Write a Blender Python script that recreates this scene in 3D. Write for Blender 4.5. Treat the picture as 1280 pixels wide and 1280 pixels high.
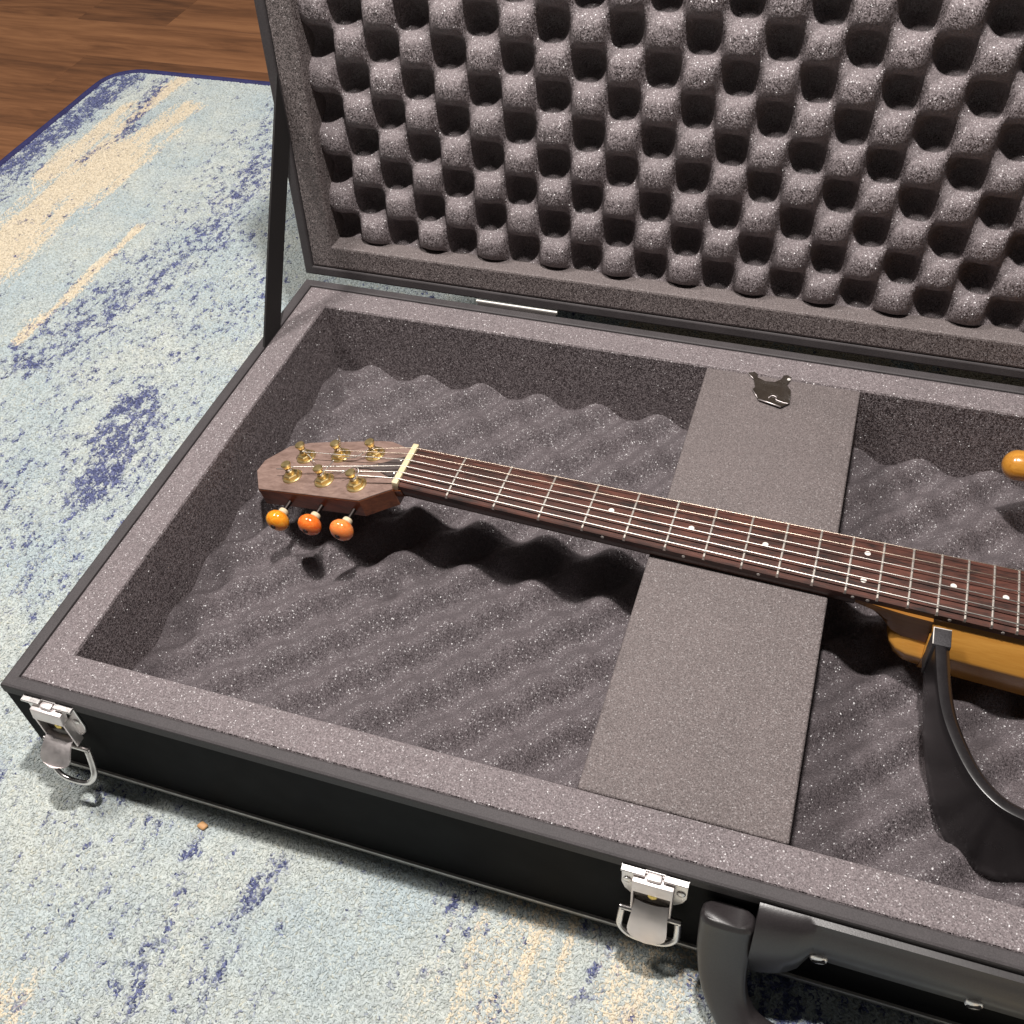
import bpy, bmesh, math, random
from mathutils import Vector, Matrix, noise
random.seed(7)
sc = bpy.context.scene
for o in list(bpy.data.objects): bpy.data.objects.remove(o)
COL = sc.collection
MM = 0.001

# ---------------------------------------------------------------- camera
cam_d = bpy.data.cameras.new('camera'); cam = bpy.data.objects.new('camera', cam_d); COL.objects.link(cam)
R = ((0.94898555, 0.30989129, -0.05825647), (-0.19074132, 0.71129017, 0.67652349), (0.251086, -0.6308991, 0.73411317))
M3 = Matrix(R).transposed()
cam.matrix_world = Matrix.Translation(Vector((446.22, -238.96, 630.1)) * MM) @ M3.to_4x4()
cam_d.sensor_width = 36.0; cam_d.lens = 1317.1 / 1280 * 36.0
cam_d.clip_start = 0.01; cam_d.clip_end = 50
sc.camera = cam

# ---------------------------------------------------------------- light
w = bpy.data.worlds.new('World'); sc.world = w; w.use_nodes = True
w.node_tree.nodes['Background'].inputs[0].default_value = (1.0, 0.97, 0.95, 1)
w.node_tree.nodes['Background'].inputs[1].default_value = 0.05

def lamp(name, loc, power, radius, col):
    d = bpy.data.lights.new(name, 'POINT'); d.energy = power; d.shadow_soft_size = radius; d.color = col
    o = bpy.data.objects.new(name, d); COL.objects.link(o); o.location = Vector(loc) * MM
    return o
lamp('ceiling_lamp', (350, 185, 1500), 92, 0.030, (1.0, 0.955, 0.915))
lamp('ceiling_lamp', (-620, 215, 1900), 112, 0.16, (1.0, 0.955, 0.915))
sc.view_settings.view_transform = 'Standard'; sc.view_settings.look = 'None'
sc.view_settings.exposure = 0.0; sc.view_settings.gamma = 1.0
sc.view_settings.use_curve_mapping = False
sc.render.engine = 'CYCLES'

# ---------------------------------------------------------------- materials
def newmat(name):
    m = bpy.data.materials.new(name); m.use_nodes = True
    nt = m.node_tree; return m, nt, nt.nodes['Principled BSDF']
def nd(nt, typ, **kw):
    n = nt.nodes.new(typ)
    for k, v in kw.items():
        if k.startswith('i_'):
            key = k[2:]; n.inputs[int(key) if key.isdigit() else key].default_value = v
        else: setattr(n, k, v)
    return n
def lk(nt, a, b): nt.links.new(a, b)
def coords(nt, scale=(1, 1, 1)):
    t = nd(nt, 'ShaderNodeTexCoord'); mp = nd(nt, 'ShaderNodeMapping'); mp.inputs['Scale'].default_value = scale
    lk(nt, t.outputs['Object'], mp.inputs['Vector']); return mp.outputs['Vector']
def ramp(nt, fac, stops):
    r = nd(nt, 'ShaderNodeValToRGB'); els = r.color_ramp.elements
    while len(els) < len(stops): els.new(0.5)
    for e, (p, c) in zip(els, stops): e.position = p; e.color = (*c, 1)
    lk(nt, fac, r.inputs['Fac']); return r.outputs['Color']
def math_(nt, op, a, b=None, clamp=False):
    n = nd(nt, 'ShaderNodeMath', operation=op, use_clamp=clamp)
    for i, x in enumerate((a, b)):
        if x is None: continue
        if isinstance(x, (int, float)): n.inputs[i].default_value = x
        else: lk(nt, x, n.inputs[i])
    return n.outputs[0]
def mix(nt, fac, a, b, typ='MIX'):
    n = nd(nt, 'ShaderNodeMix', data_type='RGBA', blend_type=typ)
    for i, x in ((0, fac), (6, a), (7, b)):
        if isinstance(x, (int, float)): n.inputs[i].default_value = x
        elif isinstance(x, tuple): n.inputs[i].default_value = (*x, 1)
        else: lk(nt, x, n.inputs[i])
    return n.outputs[2]
def noise_(nt, vec, scale, detail=3, rough=0.55, dist=0):
    n = nd(nt, 'ShaderNodeTexNoise'); n.inputs['Scale'].default_value = scale; n.inputs['Detail'].default_value = detail
    n.inputs['Roughness'].default_value = rough; n.inputs['Distortion'].default_value = dist
    lk(nt, vec, n.inputs['Vector']); return n
def bump(nt, h, strength, dist, normal=None):
    b = nd(nt, 'ShaderNodeBump'); b.inputs['Strength'].default_value = strength; b.inputs['Distance'].default_value = dist
    lk(nt, h, b.inputs['Height'])
    if normal is not None: lk(nt, normal, b.inputs['Normal'])
    return b.outputs['Normal']

def foam_mat(name, base, cell=1350, k=0.55, rough=0.30, coat=0.75):
    m, nt, p = newmat(name); v = coords(nt)
    vo = nd(nt, 'ShaderNodeTexVoronoi'); vo.inputs['Scale'].default_value = cell; lk(nt, v, vo.inputs['Vector'])
    n1 = noise_(nt, v, 1300, 2, 0.6); n2 = noise_(nt, v, 22, 3)
    c = ramp(nt, n1.outputs['Fac'], [(0.3, tuple(x * 0.55 for x in base)), (0.7, tuple(x * 1.42 for x in base))])
    c2 = ramp(nt, n2.outputs['Fac'], [(0.3, (0.95, 0.94, 0.94)), (0.7, (1.05, 1.03, 1.03))])
    lk(nt, mix(nt, 1.0, c, c2, 'MULTIPLY'), p.inputs['Base Color'])
    # each foam cell wall is a tiny facet with its own tilt: real glints
    sub = nd(nt, 'ShaderNodeVectorMath', operation='SUBTRACT'); lk(nt, vo.outputs['Color'], sub.inputs[0]); sub.inputs[1].default_value = (0.5, 0.5, 0.5)
    geo = nd(nt, 'ShaderNodeNewGeometry')
    def tilt(kk):
        sca = nd(nt, 'ShaderNodeVectorMath', operation='SCALE'); lk(nt, sub.outputs[0], sca.inputs[0]); sca.inputs['Scale'].default_value = kk * 2
        add = nd(nt, 'ShaderNodeVectorMath', operation='ADD'); lk(nt, geo.outputs['Normal'], add.inputs[0]); lk(nt, sca.outputs[0], add.inputs[1])
        nrm = nd(nt, 'ShaderNodeVectorMath', operation='NORMALIZE'); lk(nt, add.outputs[0], nrm.inputs[0]); return nrm.outputs[0]
    lk(nt, tilt(k * 0.8), p.inputs['Normal']); lk(nt, tilt(k * 1.35), p.inputs['Coat Normal'])
    p.inputs['Coat Weight'].default_value = coat; p.inputs['Coat Roughness'].default_value = rough
    p.inputs['Roughness'].default_value = 0.85; p.inputs['Specular IOR Level'].default_value = 0.2
    return m
FOAM = foam_mat('foam_charcoal', (0.210, 0.181, 0.186))
FOAM_SHADED = foam_mat('foam_base_shaded', (0.128, 0.110, 0.116))  # same foam in a darker colour, shade of the well painted in
FOAM_FINE = foam_mat('foam_fine_grey', (0.165, 0.141, 0.138), cell=1500, k=0.45, rough=0.35, coat=0.4)

def vinyl_mat(name, col, rough=0.55, bs=0.25, scale=1500, spec=0.3):
    m, nt, p = newmat(name); v = coords(nt)
    n = noise_(nt, v, scale, 3, 0.6); n2 = noise_(nt, v, 40, 3)
    c = ramp(nt, n2.outputs['Fac'], [(0.3, tuple(x * 0.8 for x in col)), (0.75, tuple(x * 1.25 for x in col))])
    c = mix(nt, 0.35, c, ramp(nt, n.outputs['Fac'], [(0.35, tuple(x * .5 for x in col)), (0.65, tuple(x * 1.6 for x in col))]))
    lk(nt, c, p.inputs['Base Color'])
    r = math_(nt, 'ADD', math_(nt, 'MULTIPLY', n2.outputs['Fac'], 0.2), rough - 0.1); lk(nt, r, p.inputs['Roughness'])
    lk(nt, bump(nt, n.outputs['Fac'], bs, 0.0006), p.inputs['Normal']); p.inputs['Specular IOR Level'].default_value = spec
    return m
VINYL = vinyl_mat('black_vinyl', (0.062, 0.055, 0.057), 0.6)
VINYL_SMOOTH = vinyl_mat('black_panel', (0.006, 0.0056, 0.006), 0.6, 0.05, 900, 0.05)
PLASTIC = vinyl_mat('black_plastic', (0.027, 0.023, 0.024), 0.36, 0.10, 1400, 0.7)
FRAMEBLK = vinyl_mat('black_lacquer', (0.016, 0.014, 0.015), 0.30, 0.03, 900, 0.5)
ROUGHGREY = vinyl_mat('rough_grey_sleeve', (0.045, 0.042, 0.045), 0.6, 0.8, 900)

def strap_mat():
    m, nt, p = newmat('black_webbing'); v = coords(nt)
    wv = nd(nt, 'ShaderNodeTexWave', bands_direction='Z'); wv.inputs['Scale'].default_value = 420; lk(nt, v, wv.inputs['Vector'])
    p.inputs['Base Color'].default_value = (0.012, 0.010, 0.010, 1); p.inputs['Roughness'].default_value = 0.75
    lk(nt, bump(nt, wv.outputs['Fac'], 0.5, 0.0005), p.inputs['Normal']); return m
STRAP = strap_mat()

def metal_mat(name, col, rough, scr=0.12):
    m, nt, p = newmat(name); v = coords(nt)
    n = noise_(nt, v, 260, 4, 0.65); n2 = noise_(nt, v, 60, 2)
    p.inputs['Metallic'].default_value = 1.0
    lk(nt, ramp(nt, n2.outputs['Fac'], [(0.3, tuple(x * .85 for x in col)), (0.7, col)]), p.inputs['Base Color'])
    lk(nt, math_(nt, 'ADD', math_(nt, 'MULTIPLY', n.outputs['Fac'], scr * 2), max(rough - scr, 0.02)), p.inputs['Roughness'])
    return m
CHROME = metal_mat('nickel', (0.88, 0.84, 0.82), 0.30)
SATIN = metal_mat('satin_nickel', (0.92, 0.85, 0.84), 0.50)
STEEL = metal_mat('fret_steel', (0.86, 0.80, 0.73), 0.46)
STRING = metal_mat('string_steel', (0.82, 0.77, 0.71), 0.42)
BRONZE = metal_mat('string_bronze', (0.90, 0.76, 0.62), 0.38)
GOLD = metal_mat('aged_gold', (0.86, 0.66, 0.32), 0.40)
BRASS = metal_mat('brass', (0.80, 0.60, 0.18), 0.25)
TRIM = metal_mat('dull_aluminium', (0.62, 0.60, 0.57), 0.55)

def wood_mat(name, dark, light, rough, grain=(6, 60, 60), coat=0.0, scale=9.0, contrast=(0.3, 0.7)):
    m, nt, p = newmat(name); v = coords(nt, grain)
    n = noise_(nt, v, scale, 6, 0.62, 0.6); n2 = noise_(nt, v, scale * 4, 4, 0.6)
    f = math_(nt, 'ADD', math_(nt, 'MULTIPLY', n.outputs['Fac'], 0.7), math_(nt, 'MULTIPLY', n2.outputs['Fac'], 0.3))
    lk(nt, ramp(nt, f, [(contrast[0], dark), (contrast[1], light)]), p.inputs['Base Color'])
    p.inputs['Roughness'].default_value = rough; p.inputs['Coat Weight'].default_value = coat; p.inputs['Coat Roughness'].default_value = 0.15
    lk(nt, bump(nt, n2.outputs['Fac'], 0.12, 0.0006), p.inputs['Normal'])
    return m
HEADTOP = wood_mat('headstock_veneer', (0.13, 0.078, 0.062), (0.33, 0.225, 0.19), 0.45, (5, 26, 26), 0.25)
HEADSIDE = wood_mat('headstock_mahogany', (0.07, 0.020, 0.008), (0.25, 0.075, 0.026), 0.30, (4, 40, 40), 0.3)
ROSEWOOD = wood_mat('rosewood', (0.014, 0.009, 0.008), (0.125, 0.042, 0.028), 0.48, (7, 34, 34), 0.0, 5, (0.36, 0.66))
NECKWOOD = wood_mat('neck_mahogany', (0.030, 0.010, 0.006), (0.075, 0.026, 0.013), 0.32, (4, 50, 50), 0.2)
HEELWOOD = wood_mat('heel_wood', (0.22, 0.085, 0.016), (0.36, 0.16, 0.034), 0.25, (3, 30, 30), 0.5)
BODYWOOD = wood_mat('honey_body_wood', (0.50, 0.215, 0.036), (0.66, 0.33, 0.07), 0.25, (2.5, 22, 22), 0.6)
ARMWOOD = wood_mat('amber_arm_wood', (0.42, 0.16, 0.018), (0.66, 0.31, 0.05), 0.2, (3, 25, 25), 0.7)

def amber_mat(name, a, b):
    m, nt, p = newmat(name); v = coords(nt, (1, 1, 1)); n = noise_(nt, v, 170, 4, 0.6, 1.5)
    lk(nt, ramp(nt, n.outputs['Fac'], [(0.32, a), (0.68, b)]), p.inputs['Base Color'])
    p.inputs['Roughness'].default_value = 0.16; p.inputs['Coat Weight'].default_value = 0.5
    p.inputs['Subsurface Weight'].default_value = 0.25; p.inputs['Subsurface Radius'].default_value = (0.004, 0.0015, 0.0005); p.inputs['Subsurface Scale'].default_value = 1
    return m
AMBER = [amber_mat('amber_yellow', (0.90, 0.24, 0.010), (1.0, 0.46, 0.04)),
         amber_mat('amber_orange', (0.88, 0.12, 0.010), (0.98, 0.28, 0.05)),
         amber_mat('amber_peach', (0.92, 0.19, 0.035), (1.0, 0.36, 0.10))]
def plain(name, col, rough, **kw):
    m, nt, p = newmat(name); v = coords(nt); n = noise_(nt, v, 300, 3)
    lk(nt, ramp(nt, n.outputs['Fac'], [(0.3, tuple(x * .85 for x in col)), (0.7, tuple(min(1, x * 1.08) for x in col))]), p.inputs['Base Color'])
    p.inputs['Roughness'].default_value = rough
    for k, x in kw.items(): p.inputs[k.replace('_', ' ')].default_value = x
    return m
BONE = plain('cream_bone', (0.72, 0.60, 0.38), 0.4)
PEARL = plain('pearl_dot', (0.85, 0.80, 0.74), 0.3)
IVORY = plain('ivory_collar', (0.70, 0.58, 0.40), 0.35)
FILM = plain('dark_glossy_film', (0.040, 0.032, 0.026), 0.10, Coat_Weight=0.6)
COVER = wood_mat('truss_cover', (0.035, 0.028, 0.026), (0.11, 0.085, 0.08), 0.5, (4, 40, 40))
STONE = plain('tan_crumb', (0.62, 0.34, 0.15), 0.6)
BINDING = vinyl_mat('indigo_binding', (0.030, 0.030, 0.105), 0.8, 0.9, 420)
RIBDARK = plain('recess_steel', (0.10, 0.085, 0.08), 0.35, Metallic=1.0)

def rug_mat():
    m, nt, p = newmat('rug_pile'); v = coords(nt)
    def attr(n): a = nd(nt, 'ShaderNodeAttribute'); a.attribute_name = n; return a.outputs['Fac']
    navy, cream = attr('navy'), attr('cream')
    # loops of the pile
    vo = nd(nt, 'ShaderNodeTexVoronoi'); vo.inputs['Scale'].default_value = 430
    nw = noise_(nt, v, 120, 2)
    mp = nd(nt, 'ShaderNodeMixRGB'); mp.blend_type = 'ADD'; mp.inputs['Fac'].default_value = 0.006
    lk(nt, v, mp.inputs[1]); lk(nt, nw.outputs['Color'], mp.inputs[2]); lk(nt, mp.outputs[0], vo.inputs['Vector'])
    fine = noise_(nt, v, 700, 2, 0.6); mid = noise_(nt, v, 60, 4, 0.6); big = noise_(nt, v, 9, 4)
    vs = coords(nt, (1, 0.5, 1)); st = noise_(nt, vs, 230, 2, 0.55, 0.5); stl = noise_(nt, vs, 75, 3, 0.6, 0.3)
    vc = coords(nt, (1, 0.12, 1)); cr = noise_(nt, vc, 75, 4, 0.65, 0.2)
    base = mix(nt, ramp(nt, big.outputs['Fac'], [(0.35, (0, 0, 0)), (0.65, (1, 1, 1))]), (0.45, 0.50, 0.49), (0.53, 0.545, 0.49))
    base = mix(nt, ramp(nt, mid.outputs['Fac'], [(0.45, (0, 0, 0)), (0.75, (0.55, 0.55, 0.55))]), base, (0.41, 0.455, 0.46))
    # cream streaks
    cm = math_(nt, 'SUBTRACT', math_(nt, 'ADD', cream, math_(nt, 'MULTIPLY', math_(nt, 'SUBTRACT', cr.outputs['Fac'], 0.5), 1.7)), 0.42)
    cm = math_(nt, 'MULTIPLY', cm, 7.0, True)
    cm = math_(nt, 'MULTIPLY', cm, math_(nt, 'MULTIPLY', cream, 4, True))
    base = mix(nt, math_(nt, 'MULTIPLY', cm, 0.93), base, (0.70, 0.61, 0.47))
    # navy flecks
    f = math_(nt, 'ADD', math_(nt, 'MULTIPLY', st.outputs['Fac'], 0.62), math_(nt, 'MULTIPLY', stl.outputs['Fac'], 0.38))
    nm = math_(nt, 'SUBTRACT', math_(nt, 'MULTIPLY', navy, 0.22), math_(nt, 'SUBTRACT', 0.70, f))
    nm = math_(nt, 'MULTIPLY', nm, 11.0, True)
    ncol = mix(nt, ramp(nt, fine.outputs['Fac'], [(0.4, (0, 0, 0)), (0.6, (1, 1, 1))]), (0.045, 0.055, 0.17), (0.12, 0.13, 0.26))
    base = mix(nt, math_(nt, 'MULTIPLY', nm, 0.9), base, ncol)
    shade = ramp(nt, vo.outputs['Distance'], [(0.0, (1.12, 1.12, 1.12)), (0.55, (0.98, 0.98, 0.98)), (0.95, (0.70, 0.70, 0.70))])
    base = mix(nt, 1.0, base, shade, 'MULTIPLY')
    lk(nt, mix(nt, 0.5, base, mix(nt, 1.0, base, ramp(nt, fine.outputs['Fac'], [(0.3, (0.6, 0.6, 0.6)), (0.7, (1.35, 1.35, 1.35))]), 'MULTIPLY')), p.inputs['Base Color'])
    p.inputs['Roughness'].default_value = 0.92; p.inputs['Specular IOR Level'].default_value = 0.2
    h = math_(nt, 'SUBTRACT', math_(nt, 'MULTIPLY', fine.outputs['Fac'], 0.5), vo.outputs['Distance'])
    lk(nt, bump(nt, h, 0.8, 0.0016), p.inputs['Normal'])
    return m
RUG = rug_mat()

def plank_mat():
    m, nt, p = newmat('floor_plank')
    oi = nd(nt, 'ShaderNodeObjectInfo'); tn = nd(nt, 'ShaderNodeAttribute', attribute_type='OBJECT'); tn.attribute_name = 'tone'
    t = nd(nt, 'ShaderNodeTexCoord'); mp = nd(nt, 'ShaderNodeMapping'); mp.inputs['Scale'].default_value = (1.6, 13, 13)
    lk(nt, t.outputs['Object'], mp.inputs['Vector'])
    cmb = nd(nt, 'ShaderNodeCombineXYZ'); lk(nt, math_(nt, 'MULTIPLY', oi.outputs['Random'], 37.0), cmb.inputs[0]); lk(nt, math_(nt, 'MULTIPLY', oi.outputs['Random'], 91.0), cmb.inputs[1])
    lk(nt, cmb.outputs[0], mp.inputs['Location']); v = mp.outputs['Vector']
    n = noise_(nt, v, 2.2, 6, 0.6, 1.4); n2 = noise_(nt, v, 11, 5, 0.6, 0.3)
    f = math_(nt, 'ADD', math_(nt, 'MULTIPLY', n.outputs['Fac'], 0.72), math_(nt, 'MULTIPLY', n2.outputs['Fac'], 0.28))
    f = math_(nt, 'ADD', f, math_(nt, 'MULTIPLY', math_(nt, 'SUBTRACT', tn.outputs['Fac'], 0.5), 0.34))
    c = ramp(nt, f, [(0.26, (0.075, 0.034, 0.018)), (0.46, (0.175, 0.076, 0.034)), (0.60, (0.25, 0.112, 0.05)), (0.76, (0.32, 0.15, 0.066))])
    lk(nt, c, p.inputs['Base Color']); p.inputs['Roughness'].default_value = 0.42
    lk(nt, bump(nt, n2.outputs['Fac'], 0.06, 0.001), p.inputs['Normal'])
    return m
PLANK = plank_mat()

# ---------------------------------------------------------------- mesh helpers (millimetres)
ORG = [Vector((0, 0, 0))]
def mesh_data(name, verts, faces, mat, smooth=False, sharp=None):
    me = bpy.data.meshes.new(name)
    me.from_pydata([(Vector(v) - ORG[0]) * MM for v in verts], [], faces); me.materials.append(mat)
    bm = bmesh.new(); bm.from_mesh(me); bmesh.ops.recalc_face_normals(bm, faces=bm.faces); bm.to_mesh(me); bm.free()
    if smooth:
        me.polygons.foreach_set('use_smooth', [True] * len(me.polygons))
        if sharp: me.set_sharp_from_angle(angle=math.radians(sharp))
    me.update(); return me
def link(name, me, parent=None):
    o = bpy.data.objects.new(name, me); COL.objects.link(o)
    if parent is not None: o.parent = parent
    return o
def mk(name, vf, mat, parent=None, smooth=False, sharp=None):
    return link(name, mesh_data(name, vf[0], vf[1], mat, smooth, sharp), parent)
def thing(name, label, cat, loc):
    o = bpy.data.objects.new(name, None); COL.objects.link(o); o.empty_display_size = 0.02
    ORG[0] = Vector(loc); o.location = ORG[0] * MM; o['label'] = label; o['category'] = cat
    return o
def join(*vfs):
    V, F = [], []
    for v, f in vfs:
        b = len(V); V += [tuple(x) for x in v]; F += [tuple(i + b for i in q) for q in f]
    return V, F
def rbox(x0, x1, y0, y1, z0, z1, bev=1.0, seg=2):
    bm = bmesh.new(); bmesh.ops.create_cube(bm, size=1)
    for v in bm.verts: v.co = Vector(((x0 + x1) / 2 + v.co.x * (x1 - x0), (y0 + y1) / 2 + v.co.y * (y1 - y0), (z0 + z1) / 2 + v.co.z * (z1 - z0)))
    if bev > 0: bmesh.ops.bevel(bm, geom=bm.edges[:], offset=bev, segments=seg, profile=0.5, affect='EDGES', clamp_overlap=True)
    bm.verts.index_update(); r = ([tuple(v.co) for v in bm.verts], [tuple(v.index for v in f.verts) for f in bm.faces]); bm.free(); return r
def xf(vf, fn): return [tuple(fn(*v)) for v in vf[0]], vf[1]
def loft(rings, cap=True, closed=True):
    V = [tuple(p) for r in rings for p in r]; n = len(rings[0]); F = []
    for i in range(len(rings) - 1):
        for j in range(n if closed else n - 1):
            a, b = i * n + j, i * n + (j + 1) % n; F.append((a, b, b + n, a + n))
    if cap and closed: F.append(tuple(range(n - 1, -1, -1))); F.append(tuple((len(rings) - 1) * n + k for k in range(n)))
    return V, F
def tube(pts, r, n=8, squash=1.0):
    pts = [Vector(p) for p in pts]; rad = r if isinstance(r, (list, tuple)) else [r] * len(pts)
    rings = []; up = None
    for i, p in enumerate(pts):
        t = (pts[min(i + 1, len(pts) - 1)] - pts[max(i - 1, 0)]).normalized()
        if up is None: up = t.orthogonal().normalized()
        up = (up - t * up.dot(t)).normalized(); s = t.cross(up)
        rings.append([p + (up * math.cos(2 * math.pi * k / n) + s * math.sin(2 * math.pi * k / n) * squash) * rad[i] for k in range(n)])
    return loft(rings)
def spline(pts, n=8):
    P = [Vector(p) for p in pts]; out = []
    for i in range(len(P) - 1):
        a, b, c, d = P[max(i - 1, 0)], P[i], P[i + 1], P[min(i + 2, len(P) - 1)]
        for k in range(n):
            t = k / n
            out.append(0.5 * ((2 * b) + (c - a) * t + (2 * a - 5 * b + 4 * c - d) * t * t + (-a + 3 * b - 3 * c + d) * t ** 3))
    out.append(P[-1]); return out
def lathe(prof, org, ax, n=20, ref=None):
    """prof: (radius, height) along axis ax from org"""
    ax = Vector(ax).normalized(); u = (Vector(ref) if ref else ax.orthogonal()); u = (u - ax * u.dot(ax)).normalized(); s = ax.cross(u); org = Vector(org)
    return loft([[org + ax * h + (u * math.cos(2 * math.pi * k / n) + s * math.sin(2 * math.pi * k / n)) * max(r, 0.01) for k in range(n)] for r, h in prof])
def prism(poly, fn, lo, hi, bev=0.0):
    """extrude 2D poly between lo and hi (fn maps (a,b,c)->xyz); optional chamfer on the hi side"""
    n = len(poly); cx = sum(p[0] for p in poly) / n; cy = sum(p[1] for p in poly) / n
    def ins(d):
        out = []
        for i in range(n):
            a, b, c = Vector(poly[i - 1]), Vector(poly[i]), Vector(poly[(i + 1) % n])
            e1, e2 = (b - a).normalized(), (c - b).normalized(); n1, n2 = Vector((-e1.y, e1.x)), Vector((-e2.y, e2.x))
            m = (n1 + n2); m = m / max(0.5, m.length_squared / 2) if m.length > 1e-6 else n1
            out.append(b + m * d)
        return out
    area = sum(poly[i][0] * poly[(i + 1) % n][1] - poly[(i + 1) % n][0] * poly[i][1] for i in range(n))
    sg = 1 if area > 0 else -1
    rings = [[fn(p[0], p[1], lo) for p in poly]]
    if bev: rings += [[fn(p[0], p[1], hi - bev) for p in poly], [fn(p[0], p[1], hi) for p in ins(bev * sg)]]
    else: rings += [[fn(p[0], p[1], hi) for p in poly]]
    return loft(rings)
def ring(x0, x1, y0, y1, prof, fn, sub=1):
    """mitred rectangular frame swept from (inset, height) profile points"""
    rings = []
    for o, d in prof:
        c = [(x0 + o, y0 + o), (x1 - o, y0 + o), (x1 - o, y1 - o), (x0 + o, y1 - o)]
        rings.append([fn(a, b, d) for a, b in c])
    V = [tuple(p) for r in rings for p in r]; F = []
    for i in range(len(rings) - 1):
        for j in range(4):
            a, b = i * 4 + j, i * 4 + (j + 1) % 4; F.append((a, b, b + 4, a + 4))
    return V, F
ident = lambda x, y, z: (x, y, z)

# ---------------------------------------------------------------- floor of planks
ORG[0] = Vector((0, 0, 0))
floor = mk('floor', ([(-1700, -900, -16), (2000, -900, -16), (2000, 1900, -16), (-1700, 1900, -16)], [(0, 1, 2, 3)]), VINYL_SMOOTH)
floor['kind'] = 'structure'; floor['label'] = 'brown wood plank floor around the rug'
seams = [-900 + 0, -796, -692, -588, -484, -380, -276, -172, -68, 36, 140, 244, 348, 452, 556, 678, 795, 909, 1006, 1117, 1225, 1330, 1436, 1540, 1644, 1750, 1860]
known = {17: [(-1260, 0.46), (-650, 0.22), (330, 0.5)], 18: [(-1150, 0.60), (-330, 0.62), (600, .4)], 19: [(-1500, .5), (-740, 0.20), (-585, 0.50), (300, .3)],
         16: [(-1400, 0.40), (-520, .5)], 15: [(-1100, 0.52), (-300, .5)], 20: [(-1300, 0.5), (-690, 0.42), (200, .5)]}
for i in range(len(seams) - 1):
    if i in known: ends = [(-1700, 0.45)] + known[i]
    else:
        ends = [(-1700, random.uniform(.3, .6))]; x = -1700 + random.uniform(150, 800)
        while x < 2000: ends.append((x, random.uniform(.25, .65))); x += random.uniform(600, 900)
    for j, (x, tone) in enumerate(ends):
        x1 = ends[j + 1][0] if j + 1 < len(ends) else 2000
        cx, cy = (x + x1) / 2, (seams[i] + seams[i + 1]) / 2; hw, hh = (x1 - x) / 2 - 0.12, (seams[i + 1] - seams[i]) / 2 - 0.12
        o = mk('plank', rbox(-hw, hw, -hh, hh, -14, -8, 0.15, 1), PLANK, floor); o.location = Vector((cx, cy, 0)) * MM; o['tone'] = tone

# ---------------------------------------------------------------- rug
RX0, RX1, RY0, RY1 = -566.0, 1500.0, -700.0, 960.0
rug = thing('area_rug', 'pale blue-grey rug with navy flecks, cream streaks and an indigo edge under the case', 'rug', (RX0, RY0, -8))
def seg_d(x, y, a, b):
    ax, ay = a; bx, by = b; dx, dy = bx - ax, by - ay; L2 = dx * dx + dy * dy
    t = max(0, min(1, ((x - ax) * dx + (y - ay) * dy) / L2)) if L2 else 0
    return math.hypot(x - ax - t * dx, y - ay - t * dy)
CREAM = [((-455, 960), (-470, 800), 11, 1), ((-405, 875), (-435, 740), 16, 1), ((-432, 745), (-455, 480), 40, 1.1), ((-480, 860), (-492, 690), 16, .9), ((-440, 500), (-430, 250), 34, .95),
         ((-312, 605), (-322, 395), 6.5, 1.0), ((-385, 820), (-395, 640), 8, .7), ((350, 80), (355, -260), 40, .50), ((425, 100), (415, -200), 40, .45), ((330, 960), (345, 480), 75, 1.0), ((450, 960), (460, 480), 50, .9),
         ((60, -160), (75, -420), 25, .5), ((560, 960), (585, 480), 45, 1.0), ((640, 30), (640, -400), 40, .8)]
NAVY = [((-535, 930), (-548, 690), 26, 1.35), ((-520, 700), (-530, 480), 24, .95), ((-480, 940), (-450, 800), 12, 1.2), ((-448, 810), (-470, 720), 9, 1.0),
        ((-290, 900), (-235, 780), 26, .78), ((-240, 790), (-225, 560), 38, 1.0), ((-225, 600), (-290, 380), 44, 1.02), ((-300, 560), (-330, 300), 26, .6), ((-150, 460), (-110, 500), 40, .8),
        ((-150, 340), (-128, 235), 30, 1.25), ((-110, 310), (-95, 260), 14, 1.0), ((-143, 210), (-145, 130), 13, .8), ((-225, 330), (-215, 250), 20, .7), ((-108, 90), (-110, 60), 16, .6),
        ((117, -16), (126, -52), 5, 1.2), ((126, -55), (150, -180), 9, .9), ((-240, 800), (-150, 140), 120, .74), ((-545, 940), (-550, 300), 30, 1.0), ((60, -40), (200, -190), 70, .62), ((180, -18), (172, -68), 7, 1.12), ((175, -75), (190, -150), 9, 1.0), ((300, 5), (300, -60), 11, .78), ((335, -60), (360, -120), 9, .8),
        ((240, -30), (240, -40), 9, .7), ((-25, -12), (-30, -24), 8, 1.0), ((75, -135), (60, -145), 9, .7), ((98, -20), (80, -20), 5, .8), ((90, -100), (85, -115), 9, .6),
        ((385, 0), (392, -40), 9, .85), ((500, 30), (490, -50), 40, 1.15), ((540, 20), (560, -80), 25, .9), ((20, 900), (30, 560), 60, .8), ((205, 800), (210, 560), 12, 1.0)]
def fall(d, r): return max(0.0, min(1.0, 1.35 - 0.75 * d / r)) if d < 1.8 * r else 0.0
xs = [RX0]; 
while xs[-1] < RX1: xs.append(min(RX1, xs[-1] + (8 if xs[-1] < 720 else 60)))
ys = [RY0]
while ys[-1] < RY1: ys.append(min(RY1, ys[-1] + (8 if ys[-1] > -230 else 60)))
RC = 48.0
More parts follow.
